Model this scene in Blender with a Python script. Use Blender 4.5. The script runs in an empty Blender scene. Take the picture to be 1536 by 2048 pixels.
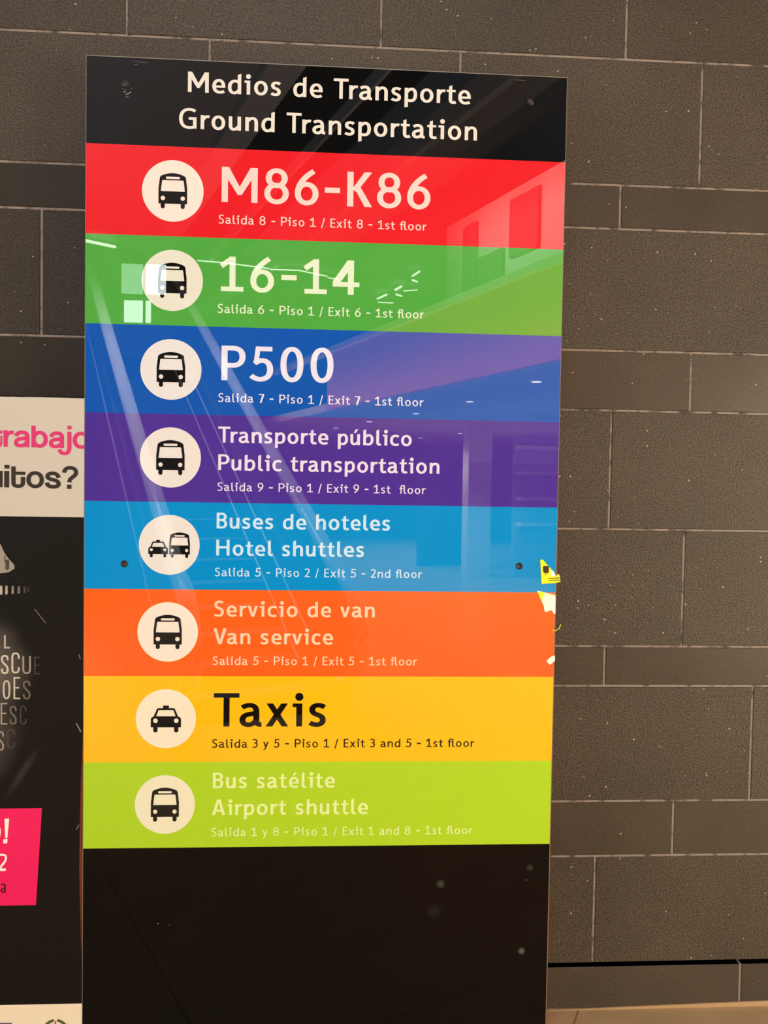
import bpy, math, random
from mathutils import Vector, Matrix
from mathutils.geometry import delaunay_2d_cdt
random.seed(7)
D = bpy.data
SC = bpy.context.scene
COL = SC.collection

# ------------------------------------------------------------------ camera
PITCH, YAW, ROLL = (math.radians(a) for a in (-1.8067, 3.35196, 0.91964))
CAMP = Vector((0.0, -2.29145, 1.55))
FPX = 1593.0
_cp, _sp, _cy, _sy = math.cos(PITCH), math.sin(PITCH), math.cos(YAW), math.sin(YAW)
_f = Vector((_sy*_cp, _cy*_cp, _sp)); _r = Vector((_cy, -_sy, 0)); _u = _r.cross(_f)
CR = math.cos(ROLL)*_r + math.sin(ROLL)*_u
CU = -math.sin(ROLL)*_r + math.cos(ROLL)*_u
CF = _f
cam = D.cameras.new('camera')
cam.sensor_fit = 'VERTICAL'; cam.sensor_height = 36.0; cam.sensor_width = 27.0
cam.lens = FPX/2048*36.0
cam.clip_start = 0.02; cam.clip_end = 200
camo = D.objects.new('camera', cam); COL.objects.link(camo)
camo.matrix_world = Matrix(((CR.x, CU.x, -CF.x, CAMP.x), (CR.y, CU.y, -CF.y, CAMP.y), (CR.z, CU.z, -CF.z, CAMP.z), (0, 0, 0, 1)))
SC.camera = camo

# ------------------------------------------------------------------ colour management, world, main lamps
SC.view_settings.view_transform = 'Standard'; SC.view_settings.look = 'None'
SC.view_settings.gamma = 1.0; SC.view_settings.exposure = 0.0
SC.view_settings.use_curve_mapping = False
wd = D.worlds.new('hall_air'); SC.world = wd; wd.use_nodes = True
bg = wd.node_tree.nodes['Background']; bg.inputs[0].default_value = (0.86, 0.93, 1.0, 1); bg.inputs[1].default_value = 0.18

def area(name, loc, target, sx, sy, power, col, along=None, spread=180):
    l = D.lights.new(name, 'AREA'); l.shape = 'RECTANGLE'; l.size = sx; l.size_y = sy; l.energy = power; l.color = col; l.spread = math.radians(spread)
    o = D.objects.new(name, l); COL.objects.link(o); o.location = loc
    if along:                                   # long side along a given direction
        z = (Vector(loc)-Vector(target)).normalized(); x = Vector(along); x = (x-z*x.dot(z)).normalized(); y = z.cross(x)
        o.rotation_euler = Matrix((x, y, z)).transposed().to_euler()
    else: o.rotation_euler = (Vector(target)-Vector(loc)).to_track_quat('-Z', 'Y').to_euler()
    return o
ALONG = (-0.378, -0.9258, 0)                    # long axis of the hall
area('hall_lamp_cool', (-0.4, -4.4, 6.1), (0.0, 0, 0.3), 3.2, 1.2, 62, (0.97, 0.985, 1.0), None, 120)
area('side_fill', (-6.5, -2.8, 2.0), (0.0, 0, 1.2), 3.0, 2.0, 225, (1.0, 0.98, 0.95))  # added fill from the left, outside what the sign mirrors
area('right_wall_fill', (4.4, -3.0, 1.3), (1.6, 0, 0.7), 2.0, 1.4, 185, (1.0, 0.82, 0.58))  # added low warm fill for the right-hand wall, no fitting there
area('warm_shop_fill', (6.8, -5.6, 1.7), (1.0, 0, 1.2), 6.0, 2.6, 190, (1.0, 0.78, 0.55))  # added area light standing in for bright shops off to the right
area('shop_lamp_amber', (4.15, -5.6, 2.62), (1.5, 0, 1.6), 1.1, 0.35, 14, (1.0, 0.66, 0.36))
area('escalator_lamp', (-2.0, -5.2, 6.2), (-2.0, -5.2, 0.0), 2.6, 1.6, 240, (0.95, 0.97, 1.0), ALONG, 70)
area('cove_lamp', (0.16, -9.0, 2.70), (0.66, -9.2, 3.15), 11.5, 0.10, 280, (1.0, 0.62, 0.42), ALONG)
area('soffit_fill', (4.6, -11.6, 2.0), (4.6, -11.6, 3.0), 11.0, 5.0, 170, (1.0, 0.94, 0.86), ALONG)  # added upward fill for the soffit, in place of floor bounce
area('ceiling_fill', (-4.2, -7.5, 4.7), (-4.2, -7.5, 6.0), 9.0, 5.0, 150, (0.95, 0.97, 1.0), ALONG)  # added upward fill brightening the left ceiling, itself unseen
area('mezzanine_fill', (1.2, -6.6, 4.5), (2.6, -7.2, 4.5), 2.5, 0.4, 40, (1.0, 0.95, 0.88), ALONG, 110)  # added fill for the upper wall, its back to the sign

# ------------------------------------------------------------------ helpers
YS = -0.12                                       # plane of the sign's face
def at(px, py, y):
    """the point of the upright plane y that a pixel of the photograph shows"""
    d = CR*((px-768)/FPX) - CU*((py-1024)/FPX) + CF
    return CAMP + d*((y-CAMP.y)/d.y)

def mesh(name, verts, faces, mats, parent=None, midx=None, smooth=False, loc=None):
    me = D.meshes.new(name)
    me.from_pydata([tuple(v) for v in verts], [], faces)
    for m in (mats if isinstance(mats, (list, tuple)) else [mats]): me.materials.append(m)
    if midx: me.polygons.foreach_set('material_index', midx)
    if smooth: me.polygons.foreach_set('use_smooth', [True]*len(me.polygons))
    me.update()
    o = D.objects.new(name, me); COL.objects.link(o)
    if loc is not None:
        o.location = loc
    if parent: o.parent = parent
    return o

def tag(o, label=None, cat=None, group=None, kind=None):
    for k, v in (('label', label), ('category', cat), ('group', group), ('kind', kind)):
        if v: o[k] = v
    return o

def empty(name, loc, label, cat, group=None):
    o = D.objects.new(name, None); o.empty_display_size = 0.1; COL.objects.link(o); o.location = loc
    return tag(o, label, cat, group)

def box_geo(x0, x1, y0, y1, z0, z1, c=0.0):
    """box; with c > 0 the rim of its front (low y) face is chamfered"""
    v = [(x0, y1, z0), (x1, y1, z0), (x1, y1, z1), (x0, y1, z1)]
    yr = y0+c
    v += [(x0, yr, z0), (x1, yr, z0), (x1, yr, z1), (x0, yr, z1)]
    f = [(0, 3, 2, 1)]
    for i in range(4):
        j = (i+1) % 4; f.append((i, j, 4+j, 4+i))
    if c > 0:
        v += [(x0+c, y0, z0+c), (x1-c, y0, z0+c), (x1-c, y0, z1-c), (x0+c, y0, z1-c)]
        for i in range(4):
            j = (i+1) % 4; f.append((4+i, 4+j, 8+j, 8+i))
        f.append((8, 9, 10, 11))
    else:
        f.append((4, 5, 6, 7))
    return v, f

class MB:
    def __init__(s): s.v = []; s.f = []; s.m = []
    def add(s, v, f, m=0):
        b = len(s.v); s.v += list(v); s.f += [tuple(b+i for i in q) for q in f]; s.m += [m]*len(f); return s
    def box(s, x0, x1, y0, y1, z0, z1, c=0.0, m=0): return s.add(*box_geo(x0, x1, y0, y1, z0, z1, c), m)
    def build(s, name, mats, parent=None, smooth=False): return mesh(name, s.v, s.f, mats, parent, s.m, smooth)

def prism(poly, y0, y1):
    """upright slab from a polygon of (x, z), counter-clockwise seen from -y; y0 is the front"""
    n = len(poly)
    v = [(x, y0, z) for x, z in poly] + [(x, y1, z) for x, z in poly]
    f = [tuple(range(n)), tuple(range(2*n-1, n-1, -1))]
    for i in range(n):
        j = (i+1) % n; f.append((j, i, n+i, n+j))
    return v, f

def tube_geo(pts, r, n=10, ry=None):
    pts = [Vector(p) for p in pts]; v = []; f = []
    for i, p in enumerate(pts):
        t = (pts[min(i+1, len(pts)-1)]-pts[max(i-1, 0)]).normalized()
        a = t.cross(Vector((0, 0, 1)))
        if a.length < 1e-4: a = Vector((1, 0, 0))
        a.normalize(); b = a.cross(t)
        for k in range(n):
            q = 2*math.pi*k/n
            v.append(p + a*(r*math.cos(q)) + b*((ry or r)*math.sin(q)))
    for i in range(len(pts)-1):
        for k in range(n):
            l = (k+1) % n; f.append((i*n+k, i*n+l, (i+1)*n+l, (i+1)*n+k))
    f.append(tuple(range(n-1, -1, -1))); f.append(tuple((len(pts)-1)*n+k for k in range(n)))
    return v, f

# ------------------------------------------------------------------ materials
def s2l(c): return tuple(((x/255)/12.92 if x/255 <= 0.04045 else ((x/255+0.055)/1.055)**2.4) for x in c)
def new_mat(name):
    m = D.materials.new(name); m.use_nodes = True
    return m, m.node_tree.nodes, m.node_tree.links, m.node_tree.nodes['Principled BSDF']
def plain(name, rgb, rough=0.5, spec=0.5, metal=0.0, lin=False, gain=1.0):
    m, n, l, p = new_mat(name)
    c = rgb if lin else s2l(rgb)
    p.inputs['Base Color'].default_value = (*[min(0.95, x*gain) for x in c], 1)
    p.inputs['Roughness'].default_value = rough; p.inputs['Specular IOR Level'].default_value = spec
    p.inputs['Metallic'].default_value = metal
    return m
def gloss(name, rgb, rough=0.008):
    r, g, b = s2l(rgb); return plain(name, (r*0.84, g*0.99, b*1.02), rough, 0.55, lin=True)
def lamp(name, rgb, strength):
    m, n, l, p = new_mat(name)
    p.inputs['Base Color'].default_value = (*rgb, 1); p.inputs['Emission Color'].default_value = (*rgb, 1)
    p.inputs['Emission Strength'].default_value = strength
    return m

def stone(name, base, rough, speck, bump):
    """dark basalt-like porcelain: per-tile tint, fine grain and pale crystal specks"""
    m, n, l, p = new_mat(name)
    tc = n.new('ShaderNodeTexCoord')
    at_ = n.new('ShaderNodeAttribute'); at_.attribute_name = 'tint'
    n1 = n.new('ShaderNodeTexNoise'); n1.inputs['Scale'].default_value = 230; n1.inputs['Detail'].default_value = 2
    n2 = n.new('ShaderNodeTexNoise'); n2.inputs['Scale'].default_value = 3.2; n2.inputs['Detail'].default_value = 4
    vo = n.new('ShaderNodeTexVoronoi'); vo.inputs['Scale'].default_value = 62
    for t in (n1, n2, vo): l.new(tc.outputs['Object'], t.inputs['Vector'])
    r1 = n.new('ShaderNodeMapRange'); r1.inputs[1].default_value = 0.34; r1.inputs[2].default_value = 0.68
    r1.inputs[3].default_value = 0.42 if bump > 0.5 else 0.72; r1.inputs[4].default_value = 1.75 if bump > 0.5 else 1.3; l.new(n1.outputs['Fac'], r1.inputs[0])
    r2 = n.new('ShaderNodeMapRange'); r2.inputs[1].default_value = 0.3; r2.inputs[2].default_value = 0.7
    r2.inputs[3].default_value = 0.88; r2.inputs[4].default_value = 1.12; l.new(n2.outputs['Fac'], r2.inputs[0])
    mu = n.new('ShaderNodeMath'); mu.operation = 'MULTIPLY'; l.new(r1.outputs[0], mu.inputs[0]); l.new(r2.outputs[0], mu.inputs[1])
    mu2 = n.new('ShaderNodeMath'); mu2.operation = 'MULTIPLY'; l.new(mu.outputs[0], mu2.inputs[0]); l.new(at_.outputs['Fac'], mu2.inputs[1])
    vm = n.new('ShaderNodeVectorMath'); vm.operation = 'SCALE'; vm.inputs[0].default_value = base; l.new(mu2.outputs[0], vm.inputs['Scale'])
    # specks: only some cells hold one, of uneven size
    sep = n.new('ShaderNodeSeparateColor'); l.new(vo.outputs['Color'], sep.inputs[0])
    th = n.new('ShaderNodeMapRange'); th.inputs[1].default_value = 1-speck; th.inputs[2].default_value = 1.0
    th.inputs[3].default_value = 0.0; th.inputs[4].default_value = 0.16; l.new(sep.outputs[0], th.inputs[0])
    lt = n.new('ShaderNodeMath'); lt.operation = 'LESS_THAN'; l.new(vo.outputs['Distance'], lt.inputs[0]); l.new(th.outputs[0], lt.inputs[1])
    mf = n.new('ShaderNodeMath'); mf.operation = 'MULTIPLY'; l.new(lt.outputs[0], mf.inputs[0]); l.new(sep.outputs[1], mf.inputs[1])
    mx = n.new('ShaderNodeMix'); mx.data_type = 'RGBA'; l.new(mf.outputs[0], mx.inputs['Factor'])
    l.new(vm.outputs[0], mx.inputs['A']); mx.inputs['B'].default_value = (0.42, 0.38, 0.32, 1)
    l.new(mx.outputs['Result'], p.inputs['Base Color'])
    p.inputs['Roughness'].default_value = rough; p.inputs['Specular IOR Level'].default_value = 0.28
    bp = n.new('ShaderNodeBump'); bp.inputs['Strength'].default_value = bump; bp.inputs['Distance'].default_value = 0.002
    l.new(n1.outputs['Fac'], bp.inputs['Height']); l.new(bp.outputs[0], p.inputs['Normal'])
    return m

def grout_mat():
    m, n, l, p = new_mat('grout')
    tc = n.new('ShaderNodeTexCoord')
    n1 = n.new('ShaderNodeTexNoise'); n1.inputs['Scale'].default_value = 26; n1.inputs['Detail'].default_value = 5
    l.new(tc.outputs['Object'], n1.inputs['Vector'])
    cr = n.new('ShaderNodeValToRGB'); cr.color_ramp.elements[0].position = 0.36; cr.color_ramp.elements[1].position = 0.5
    cr.color_ramp.elements[0].color = (0.06, 0.05, 0.042, 1); cr.color_ramp.elements[1].color = (0.24, 0.20, 0.165, 1)
    l.new(n1.outputs['Fac'], cr.inputs[0]); l.new(cr.outputs[0], p.inputs['Base Color'])
    p.inputs['Roughness'].default_value = 0.9
    return m

M_ROUGH = stone('tile_rough', (0.059, 0.0455, 0.031), 0.50, 0.34, 0.8)
M_SMOOTH = stone('tile_smooth', (0.059, 0.0465, 0.0325), 0.34, 0.12, 0.10)
M_GROUT = grout_mat()
M_GAP = plain('dark_gap', (14, 11, 9), 0.9)

# ------------------------------------------------------------------ setting: tiled wall, floor
ZJ = [0.0, 0.131, 0.4638, 0.6288, 0.9733, 1.091, 1.4365, 1.7835, 1.957, 2.3085, 2.434, 2.7925, 3.15, 3.27, 3.62, 3.80, 4.15, 4.50, 4.62, 4.97, 5.14, 5.49, 5.84, 5.96, 6.4]
XJ = [1.234, 0.7795, 1.013, 1.2455, 0.793, 1.0235, 0.7955, 1.0295, 1.288, 0.806, 1.039, 0.811, 0.55, 0.9, 1.2, 0.7, 1.0, 0.6, 0.9, 1.1, .8, .6, 1.0, .7]
SMOOTH = {0, 2, 4, 7, 9, 12, 14, 17, 19, 22}
PER = 0.707
mb = MB(); tint = []
J = 0.0032                                     # half a joint
for i in range(len(ZJ)-1):
    z0, z1 = ZJ[i]+J, ZJ[i+1]-J
    if i == 1: z0 = ZJ[1]+0.011
    k0 = math.floor((-3.2-XJ[i])/PER); k1 = math.ceil((4.2-XJ[i])/PER)
    for k in range(k0, k1):
        x0, x1 = XJ[i]+k*PER+J, XJ[i]+(k+1)*PER-J
        dy = random.uniform(-0.0004, 0.0004)
        nf = len(mb.f)
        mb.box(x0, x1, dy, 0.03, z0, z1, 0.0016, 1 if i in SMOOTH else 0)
        shade = (0.52 if z1 < 2.5 else 0.84) if x0 < -0.75 else (0.84 if i > 10 else 1.0)      # shade painted into the tile tint, left of the sign and higher up
        tint += [random.uniform(0.92, 1.08)*shade]*(len(mb.f)-nf)
nf = len(mb.f)
for i in range(1, len(ZJ)-1):                  # mortar just behind the tile faces
    mb.box(-3.9, 4.9, 0.0022, 0.03, ZJ[i]+(0.012 if i == 1 else 0.0), ZJ[i+1], 0, 2)
mb.box(-3.9, 4.9, 0.0022, 0.03, 0.0, ZJ[1]-J, 0, 2)
mb.box(-3.9, 4.9, 0.026, 0.03, ZJ[1]-J, ZJ[1]+0.012, 0, 3)
mb.box(-3.9, 4.9, 0.03, 0.25, 0.0, 6.4, 0, 3)
tint += [1.0]*(len(mb.f)-nf)
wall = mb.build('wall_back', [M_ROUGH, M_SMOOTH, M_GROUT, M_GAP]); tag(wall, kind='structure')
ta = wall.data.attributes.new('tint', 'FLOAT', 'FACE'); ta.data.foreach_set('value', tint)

def floor_mat():
    m, n, l, p = new_mat('floor_stone')
    tc = n.new('ShaderNodeTexCoord')
    n1 = n.new('ShaderNodeTexNoise'); n1.inputs['Scale'].default_value = 5; n1.inputs['Detail'].default_value = 6
    l.new(tc.outputs['Object'], n1.inputs['Vector'])
    br = n.new('ShaderNodeTexBrick'); br.inputs['Scale'].default_value = 1.0
    br.inputs['Brick Width'].default_value = 0.9; br.inputs['Row Height'].default_value = 0.9; br.offset = 0
    br.inputs['Mortar Size'].default_value = 0.003; br.inputs['Color1'].default_value = br.inputs['Color2'].default_value = (1, 1, 1, 1)
    br.inputs['Mortar'].default_value = (0.55, 0.5, 0.45, 1)
    mp = n.new('ShaderNodeMapping'); mp.inputs['Rotation'].default_value = (0, 0, 0.5); mp.inputs['Location'].default_value = (0.25, 0.1, 0)
    l.new(tc.outputs['Object'], mp.inputs[0]); l.new(mp.outputs[0], br.inputs['Vector'])
    cr = n.new('ShaderNodeValToRGB'); cr.color_ramp.elements[0].position = 0.3; cr.color_ramp.elements[1].position = 0.7
    cr.color_ramp.elements[0].color = (0.33, 0.215, 0.115, 1); cr.color_ramp.elements[1].color = (0.40, 0.27, 0.15, 1)
    l.new(n1.outputs['Fac'], cr.inputs[0])
    mx = n.new('ShaderNodeMix'); mx.data_type = 'RGBA'; mx.blend_type = 'MULTIPLY'; mx.inputs['Factor'].default_value = 1
    l.new(cr.outputs[0], mx.inputs['A']); l.new(br.outputs['Color'], mx.inputs['B']); l.new(mx.outputs['Result'], p.inputs['Base Color'])
    p.inputs['Roughness'].default_value = 0.35
    return m
M_FLOOR = floor_mat()
mb = MB(); mb.box(-14, 16, -30, 0.25, -0.2, 0.0); tag(mb.build('floor', M_FLOOR), kind='structure')
# mortar fillet that levels the sloping last course with the floor
v, f = prism([(0.55, 0.0), (4.9, 0.0), (4.9, 0.06), (1.27, 0.0142), (0.62, 0.0005)], -0.004, 0.0)
tag(mesh('trim_1', v, f, plain('floor_mortar', (168, 138, 100), 0.8)), kind='structure')

# ------------------------------------------------------------------ flat shapes by constrained triangulation (a 2D union)
def flat(solids, holes=()):
    """union of polygons minus holes -> (verts2d, tris)"""
    V, F, nh = [], [], 0
    def put(poly, tri):
        if tri:
            for i in range(len(poly)-2):
                t = [poly[0], poly[i+1], poly[i+2]]; push(t)
        else: push(list(poly))
    def push(p):
        a = sum(p[i][0]*p[(i+1) % len(p)][1]-p[(i+1) % len(p)][0]*p[i][1] for i in range(len(p)))
        if abs(a) < 1e-9: return
        if a < 0: p.reverse()
        b = len(V); V.extend(Vector(q) for q in p); F.append(list(range(b, b+len(p))))
    for p in solids: put(p, len(p) == 4 and isinstance(p, tuple))
    ns = len(F)
    for p in holes: put(p, False)
    r = delaunay_2d_cdt(V, [], F, 0, 1e-5, True)
    keep = [t for t, o in zip(r[2], r[5]) if o and any(i < ns for i in o) and not any(i >= ns for i in o)]
    return [tuple(q) for q in r[0]], [tuple(t) for t in keep]

def bez(p, q, n=9):
    x0, y0 = p; x1, y1, x2, y2, x3, y3 = q; o = []
    for i in range(1, n+1):
        t = i/n; s = 1-t
        o.append((s*s*s*x0+3*s*s*t*x1+3*s*t*t*x2+t*t*t*x3, s*s*s*y0+3*s*s*t*y1+3*s*t*t*y2+t*t*t*y3))
    return o
def path(*a):
    pts = [a[0]]
    for q in a[1:]:
        if len(q) == 2: pts.append(q)
        else: pts += bez(pts[-1], q)
    return pts
def oval(x0, x1, y0, y1, k=0.57, n=9):
    cx, cy, rx, ry = (x0+x1)/2, (y0+y1)/2, (x1-x0)/2, (y1-y0)/2
    return path((cx, y1), (cx-k*rx, y1, x0, cy+k*ry, x0, cy), (x0, cy-k*ry, cx-k*rx, y0, cx, y0),
                (cx+k*rx, y0, x1, cy-k*ry, x1, cy), (x1, cy+k*ry, cx+k*rx, y1, cx, y1))
def rect(x0, y0, x1, y1): return [(x0, y0), (x1, y0), (x1, y1), (x0, y1)]
def disc_poly(cx, cy, r, n=40): return [(cx+r*math.cos(2*math.pi*i/n), cy+r*math.sin(2*math.pi*i/n)) for i in range(n)]
def stroke(pts, sv, sh):
    """ribbon of quads along pts drawn with a broad pen: sv wide on stems, sh on bars"""
    q = [pts[0]]
    for p in pts[1:]:
        if math.hypot(p[0]-q[-1][0], p[1]-q[-1][1]) > 1e-4: q.append(p)
    closed = math.hypot(q[0][0]-q[-1][0], q[0][1]-q[-1][1]) < 1e-3
    if closed: q.pop()
    n = len(q); L, R = [], []
    for i in range(n):
        a = q[(i-1) % n] if (closed or i > 0) else q[i]
        b = q[(i+1) % n] if (closed or i < n-1) else q[i]
        dx, dy = b[0]-a[0], b[1]-a[1]; m = math.hypot(dx, dy) or 1
        nx, ny = -dy/m, dx/m
        L.append((q[i][0]+nx*sv/2, q[i][1]+ny*sh/2)); R.append((q[i][0]-nx*sv/2, q[i][1]-ny*sh/2))
    out = []
    for i in range(n if closed else n-1):
        j = (i+1) % n; out.append((L[i], R[i], R[j], L[j]))
    return out

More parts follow.
